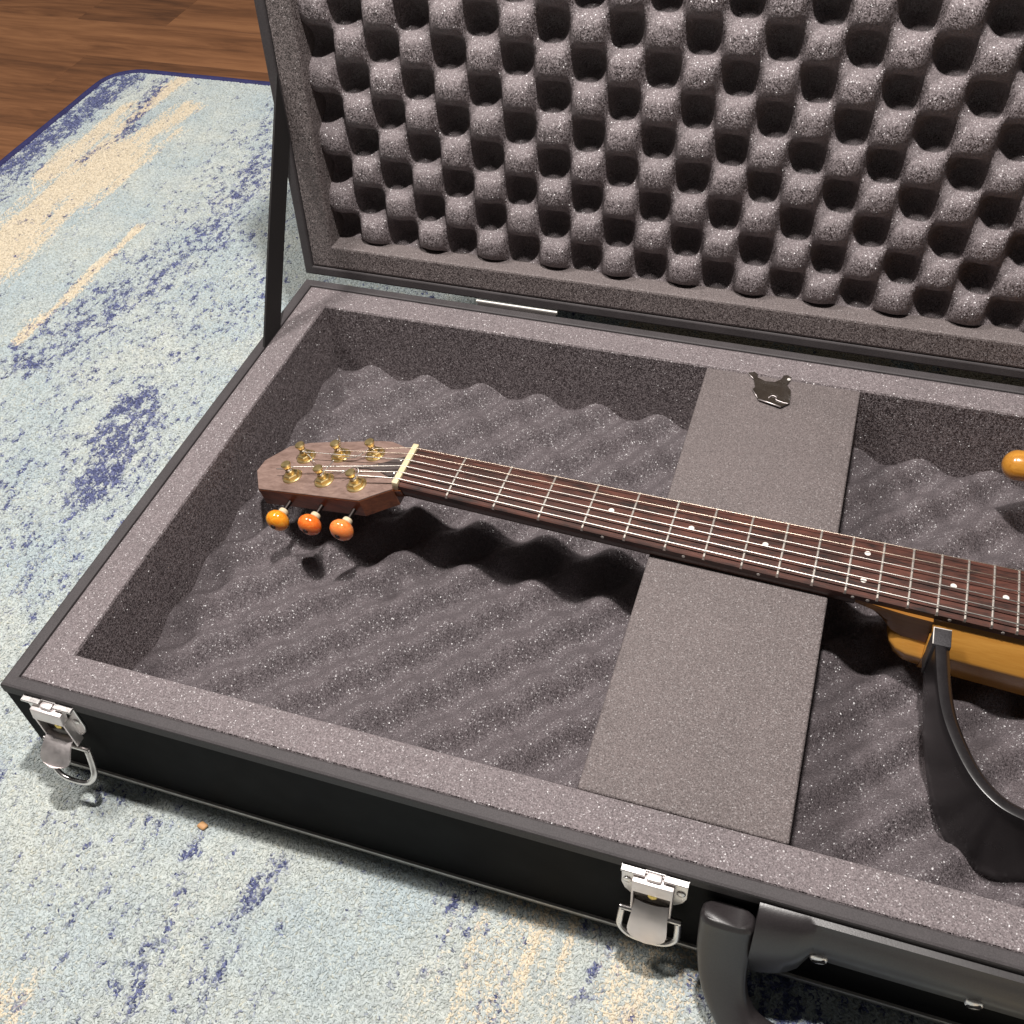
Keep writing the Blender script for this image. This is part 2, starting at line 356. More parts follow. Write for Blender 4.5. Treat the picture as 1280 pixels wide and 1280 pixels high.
def rugmap(x, y, inset=0.0):
    for sx, x0 in ((1, RX0), (-1, RX1)):
        for sy, y0 in ((-1, RY1), (1, RY0)):
            u = (x0 + sx * RC - x) * sx / RC; v = (y0 + sy * RC - y) * sy / RC
            if u > 0 and v > 0:
                L = math.hypot(u, v); k = max(u, v) / L
                return x0 + sx * RC - sx * u * k * RC, y0 + sy * RC - sy * v * k * RC
    return x, y
V, F, A1, A2 = [], [], [], []
for y in ys:
    for x in xs:
        X, Y = rugmap(x, y)
        V.append((X, Y, 0.35 * noise.noise((X / 60, Y / 60, 0)) + 0.25 * noise.noise((X / 14, Y / 14, 3)) - 0.6))
        A1.append(max([0.40 + .30 * noise.noise((X / 45, Y / 110, 9))] + [s * fall(seg_d(X, Y, a, b) + 8 * noise.noise((X / 18, Y / 40, 1)), r) for a, b, r, s in NAVY]))
        A2.append(max([s * fall(seg_d(X, Y, a, b) + 5 * noise.noise((X / 15, Y / 50, 5)), r) for a, b, r, s in CREAM] + [0]))
nx = len(xs)
for j in range(len(ys) - 1):
    for i in range(nx - 1): a = j * nx + i; F.append((a, a + 1, a + nx + 1, a + nx))
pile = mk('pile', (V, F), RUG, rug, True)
for nme, A in (('navy', A1), ('cream', A2)):
    at = pile.data.attributes.new(nme, 'FLOAT', 'POINT'); at.data.foreach_set('value', A)
# real tufts over the part of the rug one can see
def tuft_mat():
    m, nt, p = newmat('rug_tuft')
    def attr(n): a = nd(nt, 'ShaderNodeAttribute', attribute_type='INSTANCER'); a.attribute_name = n; return a.outputs['Fac']
    navy, cream = attr('navy'), attr('cream')
    oi = nd(nt, 'ShaderNodeObjectInfo'); loc = oi.outputs['Location']; rnd = oi.outputs['Random']
    wn = nd(nt, 'ShaderNodeTexWhiteNoise', noise_dimensions='1D'); lk(nt, math_(nt, 'MULTIPLY', rnd, 917.3), wn.inputs['W']); rnd2 = wn.outputs['Value']
    def mapped(sc):
        mp = nd(nt, 'ShaderNodeMapping'); mp.inputs['Scale'].default_value = sc; lk(nt, loc, mp.inputs['Vector']); return mp.outputs['Vector']
    big = noise_(nt, loc, 9, 4); mid = noise_(nt, loc, 55, 4, 0.6)
    base = mix(nt, ramp(nt, big.outputs['Fac'], [(0.38, (0, 0, 0)), (0.62, (1, 1, 1))]), (0.44, 0.505, 0.52), (0.53, 0.56, 0.53))
    base = mix(nt, ramp(nt, mid.outputs['Fac'], [(0.45, (0, 0, 0)), (0.75, (0.6, 0.6, 0.6))]), base, (0.39, 0.44, 0.46))
    base = mix(nt, ramp(nt, rnd2, [(0.90, (0, 0, 0)), (1.0, (0.45, 0.45, 0.45))]), base, (0.62, 0.58, 0.42))
    cr = noise_(nt, mapped((1, 0.12, 1)), 75, 4, 0.65, 0.2)
    cm = math_(nt, 'ADD', cream, math_(nt, 'MULTIPLY', math_(nt, 'SUBTRACT', cr.outputs['Fac'], 0.5), 2.7))
    cm = math_(nt, 'SUBTRACT', math_(nt, 'ADD', cm, math_(nt, 'MULTIPLY', math_(nt, 'SUBTRACT', rnd, 0.5), 0.55)), 0.48)
    cm = math_(nt, 'MULTIPLY', math_(nt, 'MULTIPLY', cm, 5.0, True), math_(nt, 'MULTIPLY', cream, 4, True))
    base = mix(nt, math_(nt, 'MULTIPLY', cm, 0.9), base, (0.68, 0.585, 0.44))
    vs = mapped((1, 0.45, 1)); st = noise_(nt, vs, 210, 2, 0.55, 0.5); stl = noise_(nt, vs, 70, 3, 0.6, 0.3)
    f = math_(nt, 'ADD', math_(nt, 'MULTIPLY', st.outputs['Fac'], 0.6), math_(nt, 'MULTIPLY', stl.outputs['Fac'], 0.4))
    f = math_(nt, 'ADD', f, math_(nt, 'MULTIPLY', math_(nt, 'SUBTRACT', rnd2, 0.5), 0.10))
    nm = math_(nt, 'SUBTRACT', math_(nt, 'MULTIPLY', navy, 0.22), math_(nt, 'SUBTRACT', 0.70, f))
    nm = math_(nt, 'MULTIPLY', nm, 12.0, True)
    ncol = mix(nt, rnd, (0.030, 0.040, 0.13), (0.115, 0.13, 0.28))
    base = mix(nt, math_(nt, 'MULTIPLY', nm, 0.92), base, ncol)
    shade = ramp(nt, rnd, [(0.0, (0.78, 0.78, 0.78)), (0.5, (1.0, 1.0, 1.0)), (1.0, (1.17, 1.17, 1.17))])
    lk(nt, mix(nt, 1.0, base, shade, 'MULTIPLY'), p.inputs['Base Color'])
    p.inputs['Roughness'].default_value = 0.9; p.inputs['Specular IOR Level'].default_value = 0.2
    return m
TUFT = tuft_mat()
def dens(X, Y):
    if 14 < X < 996 and 14 < Y < 426: return 0.0
    if Y < 20: return 0.60e6 if X > -90 and Y > -215 and X < 720 else 0.0
    if X > 700 or Y > 700 and X > 120: return 0.0
    return 0.52e6
def tsize(X, Y): return 1.25 if Y < 20 and X > -90 else 1.35
bm_v, bm_f = V, F
tufts = mk('pile_tufts', (bm_v, bm_f), TUFT, rug, True); tufts['kind'] = 'stuff'
for nme, A in (('navy', A1), ('cream', A2), ('dens', [dens(v[0], v[1]) for v in V]), ('tsize', [tsize(v[0], v[1]) for v in V])):
    at = tufts.data.attributes.new(nme, 'FLOAT', 'POINT'); at.data.foreach_set('value', A)
ng = bpy.data.node_groups.new('tufts', 'GeometryNodeTree')
ng.interface.new_socket('Geometry', in_out='INPUT', socket_type='NodeSocketGeometry'); ng.interface.new_socket('Geometry', in_out='OUTPUT', socket_type='NodeSocketGeometry')
gi = ng.nodes.new('NodeGroupInput'); go = ng.nodes.new('NodeGroupOutput')
dp = ng.nodes.new('GeometryNodeDistributePointsOnFaces'); dp.distribute_method = 'RANDOM'
an = ng.nodes.new('GeometryNodeInputNamedAttribute'); an.data_type = 'FLOAT'; an.inputs['Name'].default_value = 'dens'
ts = ng.nodes.new('GeometryNodeInputNamedAttribute'); ts.data_type = 'FLOAT'; ts.inputs['Name'].default_value = 'tsize'
ico = ng.nodes.new('GeometryNodeMeshIcoSphere'); ico.inputs['Radius'].default_value = 0.001; ico.inputs['Subdivisions'].default_value = 1
ss = ng.nodes.new('GeometryNodeSetShadeSmooth'); sm = ng.nodes.new('GeometryNodeSetMaterial'); sm.inputs['Material'].default_value = TUFT
ip = ng.nodes.new('GeometryNodeInstanceOnPoints')
rv = ng.nodes.new('FunctionNodeRandomValue'); rv.data_type = 'FLOAT_VECTOR'; rv.inputs[0].default_value = (-0.5, -0.5, 0); rv.inputs[1].default_value = (0.5, 0.5, 6.283)
rs = ng.nodes.new('FunctionNodeRandomValue'); rs.data_type = 'FLOAT_VECTOR'; rs.inputs[0].default_value = (0.95, 0.5, 0.55); rs.inputs[1].default_value = (1.75, 0.75, 0.95)
vm = ng.nodes.new('ShaderNodeVectorMath'); vm.operation = 'SCALE'
L_ = ng.links.new
L_(gi.outputs[0], dp.inputs['Mesh']); L_(an.outputs['Attribute'], dp.inputs['Density']); L_(dp.outputs['Points'], ip.inputs['Points'])
L_(ico.outputs['Mesh'], ss.inputs['Geometry']); L_(ss.outputs['Geometry'], sm.inputs['Geometry']); L_(sm.outputs['Geometry'], ip.inputs['Instance'])
L_(rv.outputs[0], ip.inputs['Rotation']); L_(rs.outputs[0], vm.inputs[0]); L_(ts.outputs['Attribute'], vm.inputs['Scale']); L_(vm.outputs[0], ip.inputs['Scale'])
L_(ip.outputs['Instances'], go.inputs[0])
md = tufts.modifiers.new('tufts', 'NODES'); md.node_group = ng
edge = []
def arc(cx, cy, a0, a1): return [(cx + RC * math.cos(math.radians(a0 + (a1 - a0) * k / 10)), cy + RC * math.sin(math.radians(a0 + (a1 - a0) * k / 10)), -3.2) for k in range(11)]
def run(a, b, n=60): return [(a[0] + (b[0] - a[0]) * k / n, a[1] + (b[1] - a[1]) * k / n, -3.2) for k in range(1, n)]
c1 = arc(RX1 - RC, RY1 - RC, 0, 90); c2 = arc(RX0 + RC, RY1 - RC, 90, 180); c3 = arc(RX0 + RC, RY0 + RC, 180, 270); c4 = arc(RX1 - RC, RY0 + RC, 270, 360)
edge = c1 + run(c1[-1], c2[0]) + c2 + run(c2[-1], c3[0]) + c3 + run(c3[-1], c4[0]) + c4 + run(c4[-1], c1[0]) + [c1[0]]
edge = [(x + .8 * noise.noise((x / 25, y / 25, 0)), y + .8 * noise.noise((x / 25, y / 25, 7)), z + .3 * noise.noise((x / 12, y / 12, 4))) for x, y, z in edge]
mk('bound_edge', tube(edge, 6.0, 8), BINDING, rug, True)

# ---------------------------------------------------------------- guitar case, lower half
L, D, H, RW, FW = 1010.0, 440.2, 95.6, 8.0, 32.6
case = thing('guitar_case', 'open black guitar case lined with charcoal foam, its lid standing up at the back', 'guitar case', (0, 0, 0))
shell = mk('lower_shell', join(ring(0, L, 0, D, [(0, 1.5), (0, 86.5)], ident), rbox(4, L - 4, 4, D - 4, 1.5, 6, 0)), VINYL_SMOOTH, case)
mk('rim', ring(0, L, 0, D, [(0.0, 86.5), (-0.5, 86.9), (-0.5, H - 2.0), (-0.1, H - 0.6), (1.2, H), (6.8, H), (7.8, H - 0.5), (RW, H - 1.6), (RW, 70)], ident), VINYL, case)
mk('bottom_trim', ring(0, L, 0, D, [(0, 3.4), (-1.6, 3.6), (-1.9, 4.6), (-1.9, 6.8), (-1.5, 7.6), (0, 7.8)], ident), TRIM, case)
# short wooden corner seam on the rim
mk('foam_liner', ring(0, L, 0, D, [(RW + .1, 80), (RW + .2, H - 2.6), (RW + 1.0, H - 1.1), (RW + 2.6, H - 0.6), (FW - 2.2, H - 0.6), (FW - .8, H - 1.0), (FW, H - 2.4), (FW, 8)], ident), FOAM, case)
P0 = 52.0
def egg_base(x, y):
    k = 2 * math.pi / P0; c = .68 * math.cos(k * (x - y + 31)) + .32 * math.cos(k * (x + y - 381))
    return 30 + 9.0 * c + 1.2 * noise.noise((x / 70, y / 70, 2))
def grid(x0, x1, y0, y1, step, fn):
    nx = max(2, int((x1 - x0) / step)); ny = max(2, int((y1 - y0) / step)); V, F = [], []
    for j in range(ny + 1):
        for i in range(nx + 1):
            V.append(fn(x0 + (x1 - x0) * i / nx, y0 + (y1 - y0) * j / ny))
    for j in range(ny):
        for i in range(nx): a = j * (nx + 1) + i; F.append((a, a + 1, a + nx + 2, a + nx + 1))
    return V, F
mk('convoluted_foam', grid(FW - 1, L - FW + 1, FW - 1, D - FW + 1, 3.2, lambda x, y: (x, y, egg_base(x, y))), FOAM_SHADED, case, True)
BX0, BX1 = 362.7, 478.9
mk('foam_bridge', rbox(BX0, BX1, FW + .3, D - FW - .3, 9, H - 1.2, 1.6, 3), FOAM_FINE, case, True, 40)

# ---------------------------------------------------------------- lid
T = 0.0734; LY, LZ = D + 1.1, H + 5.2
def LP(x, h, d): return (x, LY + h * math.sin(T) - d * math.cos(T), LZ + h * math.cos(T) + d * math.sin(T))
LH, LD = 440.2, 62.0
lid = mk('lid', join(ring(0, L, 0, LH, [(0, -9), (0, -LD + 2), (2, -LD), (300, -LD)], LP)), VINYL_SMOOTH, case)
mk('lid_rim', ring(0, L, 0, LH, [(0, -9), (-0.5, -8.6), (-0.5, -2), (0, -.5), (1.2, 0), (6.8, 0), (7.6, -.4), (8, -1.6), (8, -20)], LP), VINYL, lid)
LFW = 29.5
mk('lid_foam_frame', ring(0, L, 0, LH, [(8.1, -12), (8.2, -2.5), (9, -1.2), (10.5, -.8), (LFW - 2.0, -.8), (LFW - .7, -1.3), (LFW, -2.8), (LFW, -50)], LP), FOAM_FINE, lid)
def egg_lid(x, h):
    cx = math.cos(2 * math.pi * (x - 38) / 53.0); ch = math.cos(2 * math.pi * (h - 16) / 50.7); c = cx * ch
    c = math.tanh(1.8 * (c + .17)) / math.tanh(1.8) * (1 + .10 * noise.noise((x / 33, h / 33, 8)))
    return LP(x + 1.6 * noise.noise((x / 45, h / 45, 3)), h + 1.6 * noise.noise((x / 45, h / 45, 6)), -22 + 12.5 * c + 1.0 * noise.noise((x / 60, h / 60, 4)))
mk('lid_convoluted_foam', grid(LFW - 1, L - LFW + 1, LFW - 10, LH - LFW + 1, 2.0, egg_lid), FOAM, lid, True)

# hinges on the back edge
def hinge(x0):
    kn = join(tube([(x0, D + 1.2, H + 2.6), (x0 + 71, D + 1.2, H + 2.6)], 1.7, 10), rbox(x0 + 1, x0 + 70, D + .2, D + 1.0, H - 22, H + 2, .2, 1))
    h = mk('hinge', kn, TRIM, case, True, 40)
for hx in (160, 760): hinge(hx)

# strap holding the lid
def strap_band(pts, wd, th, x):
    """centre line points (y,z), band lies in the plane x = const"""
    pts = [Vector((p[0], p[1])) for p in spline([(a, b, 0) for a, b in pts], 8)]
    rings = []
    for i, p in enumerate(pts):
        t = (pts[min(i + 1, len(pts) - 1)] - pts[max(i - 1, 0)]).normalized(); n = Vector((-t.y, t.x)); xx = x + 0.15 * math.sin(i * .22)
        rings.append([(xx + dx, p.x + n.x * s, p.y + n.y * s) for dx, s in ((-th / 2, -wd / 2), (th / 2, -wd / 2), (th / 2, wd / 2), (-th / 2, wd / 2))])
    return loft(rings)
st = mk('lid_strap', strap_band([(347, 78), (362, 102), (386, 140.5), (412, 182), (436, 220.5), (458, 256), (476, 285)], 25, 1.6, 7.0), STRAP, case)

# latches
def latch(xc, op=0.0):
    w = 18.2; zt = 91.0
    pl = [(-w, zt), (-w, 70), (-w + 2, 63), (-w + 6, 58), (-w + 9, 56.5), (w - 9, 56.5), (w - 6, 58), (w - 2, 63), (w, 70), (w, zt)]
    F_ = lambda a, b, c: (xc + a, -c, b)
    base = join(prism(pl, F_, 0.3, 1.6, 0.4), rbox(xc - w, xc - 5, -4.6, -.4, zt - 1.6, zt, .3, 1), rbox(xc + 5, xc + w, -4.6, -.4, zt - 1.6, zt, .3, 1))
    lt = mk('latch', base, CHROME, case, True, 30)
    # channel: cheeks and sloping cover
    ch = join(xf(rbox(-11.2, 11.2, -7.4, -1.4, 78.5, 87.5, .8, 2), lambda x, y, z: (xc + x, y + (z - 87.5) * .18, z)),
              rbox(xc - 11.2, xc - 10.0, -8.2, -1.4, 54, 79, .3, 1), rbox(xc + 10.0, xc + 11.2, -8.2, -1.4, 54, 79, .3, 1),
              rbox(xc - 4, xc + 4, -5.6, -1.4, 87, 90.6, .8, 2))
    mk('latch_channel', ch, SATIN, lt, True, 30)
    mk('recess_plate', rbox(xc - 9.9, xc + 9.9, -4.2, -1.7, 55, 78.4, .2, 1), RIBDARK, lt)
    mk('rivet', lathe([(2.7, 0), (2.7, .7), (2.0, 1.3), (1.0, 1.5), (0.3, 1.1)], (xc, -4.2, 68), (0, -1, 0), 16), BRASS, lt, True, 40)
    for sx in (-14.6, 14.6):
        mk('screw', lathe([(2.6, 0), (2.5, .6), (1.6, 1.2), (.4, 1.35)], (xc + sx, -1.6, 75), (0, -1, 0), 14), CHROME, lt, True, 40)
    # lever: curved tongue
    rings = []
    prof = [(-5.2, 61.5, 9.6), (-7.6, 59, 9.7), (-10.6, 55, 10.0), (-13.4, 50, 10.6), (-15.2, 45, 11.0), (-16.2, 41, 10.4), (-16.8, 38.0, 8.4), (-17.0, 36.6, 5.0)]
    prof = [(y - op * (i / 7) * 6, z + op * (i / 7) * 13, hw) for i, (y, z, hw) in enumerate(prof)]
    for y, z, hw in prof:
        n = 10; top = [(xc + hw * (2 * k / n - 1), y - 1.3 * (1 - (2 * k / n - 1) ** 2), z) for k in range(n + 1)]
        bot = [(a, b + 1.1, c - .5) for a, b, c in reversed(top)]
        rings.append(top + bot)
    mk('lever', loft(rings), SATIN, lt, True, 45)
    # wire bail hanging from its pins
    hw = 15.6
    pts = spline([(xc - hw, -7, 50), (xc - hw - .6, -9.5, 42), (xc - hw, -12, 37), (xc - 10, -14, 33), (xc, -14.6, 32), (xc + 10, -14, 33), (xc + hw, -12, 37), (xc + hw + .6, -9.5, 42), (xc + hw, -7, 50)], 6)
    pts = [Vector((p.x + op * (50 - p.z) * .25, p.y - op * (50 - p.z) * .25, p.z - op * (50 - p.z) * .35)) for p in pts]
    mk('bail', tube(pts, 1.7, 10, 1.25), CHROME, lt, True)
    mk('pin', tube([(xc - hw - 1.5, -7, 50.3), (xc + hw + 1.5, -7, 50.3)], 1.7, 10), CHROME, lt, True, 40)
    return lt
latch(34.0, 1.0); latch(415.0); latch(700.0); latch(975.0)

# handle: mounting bar with screws, and a drop handle
hx0, hx1 = 469.5, 640.0
rings = []
for k in range(41):
    x = hx0 + (hx1 - hx0) * k / 40; e = min(x - hx0, hx1 - x)
    f = max(0.0, 1 - e / 29.0); f = math.sqrt(max(0, 1 - (1 - f) ** 2)) if f > 0 else 0      # bulging ends
    zb = 55 - 22 * f; out = 10.0 + 8.0 * f; zt = 90.5
    rings.append([(x, -.3, zt), (x, -3.2 - .10 * out, zt - .4), (x, -out * .62, zt - 6), (x, -out * .93, (zt + zb) / 2 + 7), (x, -out, (zt + zb) / 2 - 2), (x, -out * .92, zb + 5), (x, -out * .55, zb + 1), (x, -.3, zb)])
mount = mk('handle_mount', loft(rings), PLASTIC, case, True, 50)
for sx in (504, 580):
    s = mk('screw', lathe([(4.6, -1), (4.6, .3), (4.1, 1.0), (2.0, 1.6), (.3, 1.7)], (sx, -9.9, 63.5), (0, -1, .1), 18), CHROME, mount, True, 40)
    mk('screw_slot', xf(rbox(-3.6, 3.6, -.5, .5, -.5, .5, 0), lambda x, y, z: (sx + x * .9 + z * .3, -11.7 + y, 63.6 + z + x * .35)), VINYL_SMOOTH, mount)
# drop handle
def sect(c, t, wd, th):
    c = Vector(c); t = Vector(t).normalized(); nf = Vector((0, -0.93, 0.36)); nf = (nf - t * nf.dot(t)).normalized(); s = t.cross(nf); out = []
    for k in range(20):
        a = 2 * math.pi * k / 20; ca, sa = math.cos(a), math.sin(a)
        out.append(c + s * (math.copysign(abs(ca) ** .6, ca) * wd / 2) + nf * (math.copysign(abs(sa) ** .6, sa) * th / 2))
    return out
hp = [(455.5, -7.5, 80), (455.6, -9.0, 72), (456.2, -13, 58), (457.6, -18, 44), (460.5, -24.5, 31), (466, -31, 20), (476, -37.5, 12), (498, -42, 8.6), (550, -43, 8.4), (612, -42, 8.6), (634, -37.5, 12), (644, -31, 20), (649.5, -24.5, 31), (652.4, -18, 44), (653.5, -13, 58), (654.4, -9, 72), (654.5, -7.5, 80)]
pts = spline(hp, 5); rings = []
for i, p in enumerate(pts):
    t = pts[min(i + 1, len(pts) - 1)] - pts[max(i - 1, 0)]; u = i / (len(pts) - 1); e = min(u, 1 - u)
    wd = 28.5 if e > .03 else 28.5 * (0.86 + .14 * e / .03); wd = wd - max(0, min(1, (e - .15) / .15)) * 6
    rings.append(sect(p, t, wd, 15.0 if e > .02 else 12.5))
mk('drop_handle', loft(rings), PLASTIC, case, True, 60)

# ---------------------------------------------------------------- guitar
YAW, PIT = -0.0176, -0.0165; NUT = Vector((183.5, 232.0, 109.5)); SC = 648.0
gt = thing('travel_guitar', 'slim travel guitar with dark rosewood fretboard and amber tuning buttons lying in the foam case', 'guitar', (183.5, 232, 85))
U = Vector((math.cos(YAW) * math.cos(PIT), math.sin(YAW) * math.cos(PIT), math.sin(PIT))); W_ = Vector((-math.sin(YAW), math.cos(YAW), 0)); N_ = U.cross(W_)
def NP(d, s, n): return tuple(NUT + U * d + W_ * s + N_ * n)
def fw(d): return 39.6 + (48.6 - 39.6) * d / (SC / 2)
def fpos(n): return SC * (1 - 2 ** (-n / 12))
# fretboard with a slight crown
rings = []
DE = fpos(21) + 6
for k in range(25):
    d = DE * k / 24; hw = fw(d) / 2
    top = [(s * hw, -0.9 * s * s * .7) for s in (-1, -.96, -.6, -.2, .2, .6, .96, 1)]
    top[0] = (-hw, -1.3); top[-1] = (hw, -1.3)
    rings.append([NP(d, a, b) for a, b in top] + [NP(d, hw, -5.4), NP(d, -hw, -5.4)])
fb = mk('fretboard', loft(rings), ROSEWOOD, gt, True, 30)
for n in range(1, 22):
    d = fpos(n); hw = fw(d) / 2; pr_ = []
    for s in (-1.005, -.97, -.6, -.2, .2, .6, .97, 1.005):
        b = -0.63 * s * s - (.9 if abs(s) > 1 else 0); hh = 1.15 if abs(s) < 1 else .45
        pr_.append([NP(d - .95, s * hw, b - .5), NP(d - .6, s * hw, b + hh * .8), NP(d, s * hw, b + hh), NP(d + .6, s * hw, b + hh * .8), NP(d + .95, s * hw, b - .5)])
    mk('fret', loft(pr_), STEEL, fb, True, 50)
def dot(n, s):
    d = (fpos(n) + fpos(n - 1)) / 2
    mk('inlay_dot', lathe([(1.9, -.6), (1.9, .06), (0.3, .10)], NP(d, s, -.02 - .0012 * s * s), N_, 18), PEARL, fb)
for n, ss in ((5, (0,)), (7, (0,)), (9, (0,)), (12, (-11.5, 11.5)), (15, (0,)), (17, (0,)), (19, (0,))):
    for s in ss: dot(n, s)
    for q in ((0,) if n != 12 else (-4.5, 4.5)):
        d = (fpos(n) + fpos(n - 1)) / 2 + q
        mk('side_dot', lathe([(1.05, -.3), (1.05, .12), (.1, .16)], NP(d, -fw(d) / 2, -3.5), -W_, 12), PEARL, fb)
# neck shaft
rings = []
for d in (-14, -8, 0, 10, 25, 60, 120, 200, 280, 312):
    hw = fw(max(d, 0)) / 2 - .25; th = 14.5 if d > 20 else 14.5 - (20 - d) * .06; top = -5.4 if d >= 0 else -5.4 - 2.2 - (-d) * .12
    if d < 0: hw += (-d) * .12
    sec = [NP(d, hw, top)] + [NP(d, hw * math.cos(a) * (1 if abs(math.cos(a)) > .5 else 1), top - th * math.sin(a) ** .85) for a in [math.pi * k / 14 for k in range(1, 14)]] + [NP(d, -hw, top)]
    rings.append(sec)
mk('neck', loft(rings), NECKWOOD, gt, True, 60)
# nut
mk('nut', xf(rbox(-4.6, -.1, -20.4, 20.4, -5.6, 1.9, .7, 2), lambda a, b, c: NP(a, b, c)), BONE, gt, True, 40)
# headstock
KH = 0.245; HN = Vector((-KH, 0, 1)).normalized()
def HP(x, y, n):
    p = Vector((x, y, 106 + KH * (x - 180))) + HN * n; return tuple(p)
outl = [(179, 210.6), (174, 208.2), (167, 204.3), (157.3, 198.6), (130, 201.6), (100, 205.0), (67.5, 208.6), (55.5, 228), (56.5, 239.5), (71, 255.6), (88, 259.6), (103, 260.4), (126, 260.8), (148, 261.4), (158, 260.6), (166, 257.0), (173, 253.6), (179, 252.4)]
hs = mk('headstock', prism(outl, HP, -15.5, -0.9, 0.5), HEADSIDE, gt, False)
mk('headstock_veneer', prism([((x - 115) * .9965 + 115, (y - 232) * .993 + 232) for x, y in outl], HP, -0.95, 0.0, 0.25), HEADTOP, hs)
# neck-to-head volute
rings = []
for k in range(8):
    t = k / 7; x = 184 - 40 * t; hw = 20.5 + 9 * t * t
    c = Vector(HP(x, 231.8, 0)); z0 = -1.2 if k else -1.2
    th = 16.5 + 1.5 * math.sin(t * 3.1)
    rings.append([tuple(c + Vector((0, hw, 0)) + HN * -2.5)] + [tuple(c + Vector((0, hw * math.cos(a), 0)) + HN * (-2.5 - (th - 2.5) * math.sin(a) ** .8)) for a in [math.pi * j / 10 for j in range(1, 10)]] + [tuple(c + Vector((0, -hw, 0)) + HN * -2.5)])
mk('volute', loft(rings), HEADSIDE, hs, True, 60)
# truss cover
tc = [(179, 221), (179, 243), (171, 241.5), (163, 237), (152, 234), (141, 233.6), (141, 230.4), (152, 230), (163, 227), (171, 222.5)]
cov = mk('truss_rod_cover', prism(tc, HP, 0.05, 1.3, 0.3), COVER, hs)
for p in ((174.5, 225.5), (174.5, 238.5), (146, 232)): mk('screw', lathe([(1.5, 0), (1.3, .6), (.2, .8)], HP(p[0], p[1], 1.25), HN, 12), CHROME, cov, True)
# tuning machines
posts = {6: (149.2, 213.8), 5: (120.3, 218.0), 4: (91.0, 221.8), 1: (150.1, 246.0), 2: (121.7, 244.6), 3: (92.3, 243.0)}
for sidx, (px, py) in posts.items():
    tm = mk('tuning_machine', lathe([(7.6, -.1), (7.6, .6), (7.1, 1.1), (3.6, 1.2)], HP(px, py, 0), HN, 28), GOLD, gt, True, 40)
    mk('hex_nut', lathe([(5.9, 1.1), (5.9, 3.2), (5.3, 3.8), (2.8, 3.9)], HP(px, py, 0), HN, 6), GOLD, tm)
    mk('string_post', lathe([(2.9, 3.6), (2.9, 6.0), (2.1, 6.9), (2.1, 9.0), (2.8, 9.8), (3.5, 11.2), (3.8, 12.6), (3.3, 13.3), (.3, 13.4)], HP(px, py, 0), HN, 20), GOLD, tm, True, 40)
    if sidx in (4, 5, 6):
        k = {4: 0, 5: 1, 6: 2}[sidx]; bx = px + (1.0, 0.6, 0.0)[k]; ax = Vector((-0.10, -1, -.10)).normalized()
        b0 = Vector(HP(bx, 201.5, -10.5)); b0.y = (205.0, 202.0, 198.0)[k]
        mk('button_shaft', lathe([(1.7, -4), (1.7, 8.2), (1.6, 8.3)], b0, ax, 14), RIBDARK, tm, True, 40)  # shaft coloured dark to stand for the shadow beside the headstock
        mk('button_collar', lathe([(2.0, 7.4), (3.4, 7.6), (3.7, 8.4), (3.7, 10.6), (2.6, 11.2)], b0, ax, 18), IVORY, tm, True, 40)
        bb = mk('button', lathe([(2.6, 10.6), (4.8, 11.4), (7.4, 13.4), (8.8, 16.0), (8.9, 18.0), (8.0, 20.4), (5.8, 22.4), (3.2, 23.4), (1.7, 23.5)], b0, ax, 30), AMBER[k], tm, True)
        mk('button_screw', lathe([(2.0, 23.0), (2.0, 23.8), (1.4, 24.2), (.3, 23.9)], b0, ax, 14), RIBDARK, tm, True, 40)
# strings
gauge = {1: .22, 2: .27, 3: .34, 4: .40, 5: .48, 6: .56}
for sidx in range(1, 7):
    u = (sidx - 3.5) / 2.5
    px, py = posts[sidx]; side = -1 if sidx >= 4 else 1
    pst = Vector(HP(px, py, 7.8)); inner = pst + Vector((0, -side * 2.3, 0))
    a = [NP(SC * .93, -u * 24.5, 4.0), NP(SC / 2, -u * 20.3, 2.9), NP(0, -u * 16.0, 2.1), NP(-3.5, -u * 15.9, 1.75)]
    path = a + [tuple(inner)]
    for k in range(1, 15):
        an = k * 2 * math.pi / 7; path.append(tuple(pst + Vector((-math.sin(an) * 2.4, -side * math.cos(an) * 2.4, 0)) + HN * (.75 - k * .11)))
    mk('string', tube(path, gauge[sidx], 6), BRONZE if sidx <= 2 else STRING, gt, True)
tails = [(4, [(0, 0, 7.2), (-4, 0.3, 7.4), (-11, 0.8, 7.0)]), (2, [(2, 0, 7), (3.2, 2.2, 10), (3.6, 4.0, 17)]), (5, [(1.6, 1, 7), (5, 5, 9), (9, 9, 12)]),
         (6, [(1.8, 0.5, 6.8), (3.6, 4.5, 9.5), (0.5, 7.5, 10.5), (-6, 6.5, 9), (-11, 4.0, 8)]), (3, [(1.9, -1, 6.5), (7, -4, 5), (13, -9, 3.5)]), (1, [(-2, -.5, 6.5), (-7, -4, 5), (-13, -6.5, 3.5), (-24, -7, 3.0)])]
for sidx, pts in tails:
    px, py = posts[sidx]
    mk('string_tail', tube(spline([HP(px + a, py + b, c) for a, b, c in pts], 6), .46, 6), STRING, gt, True)
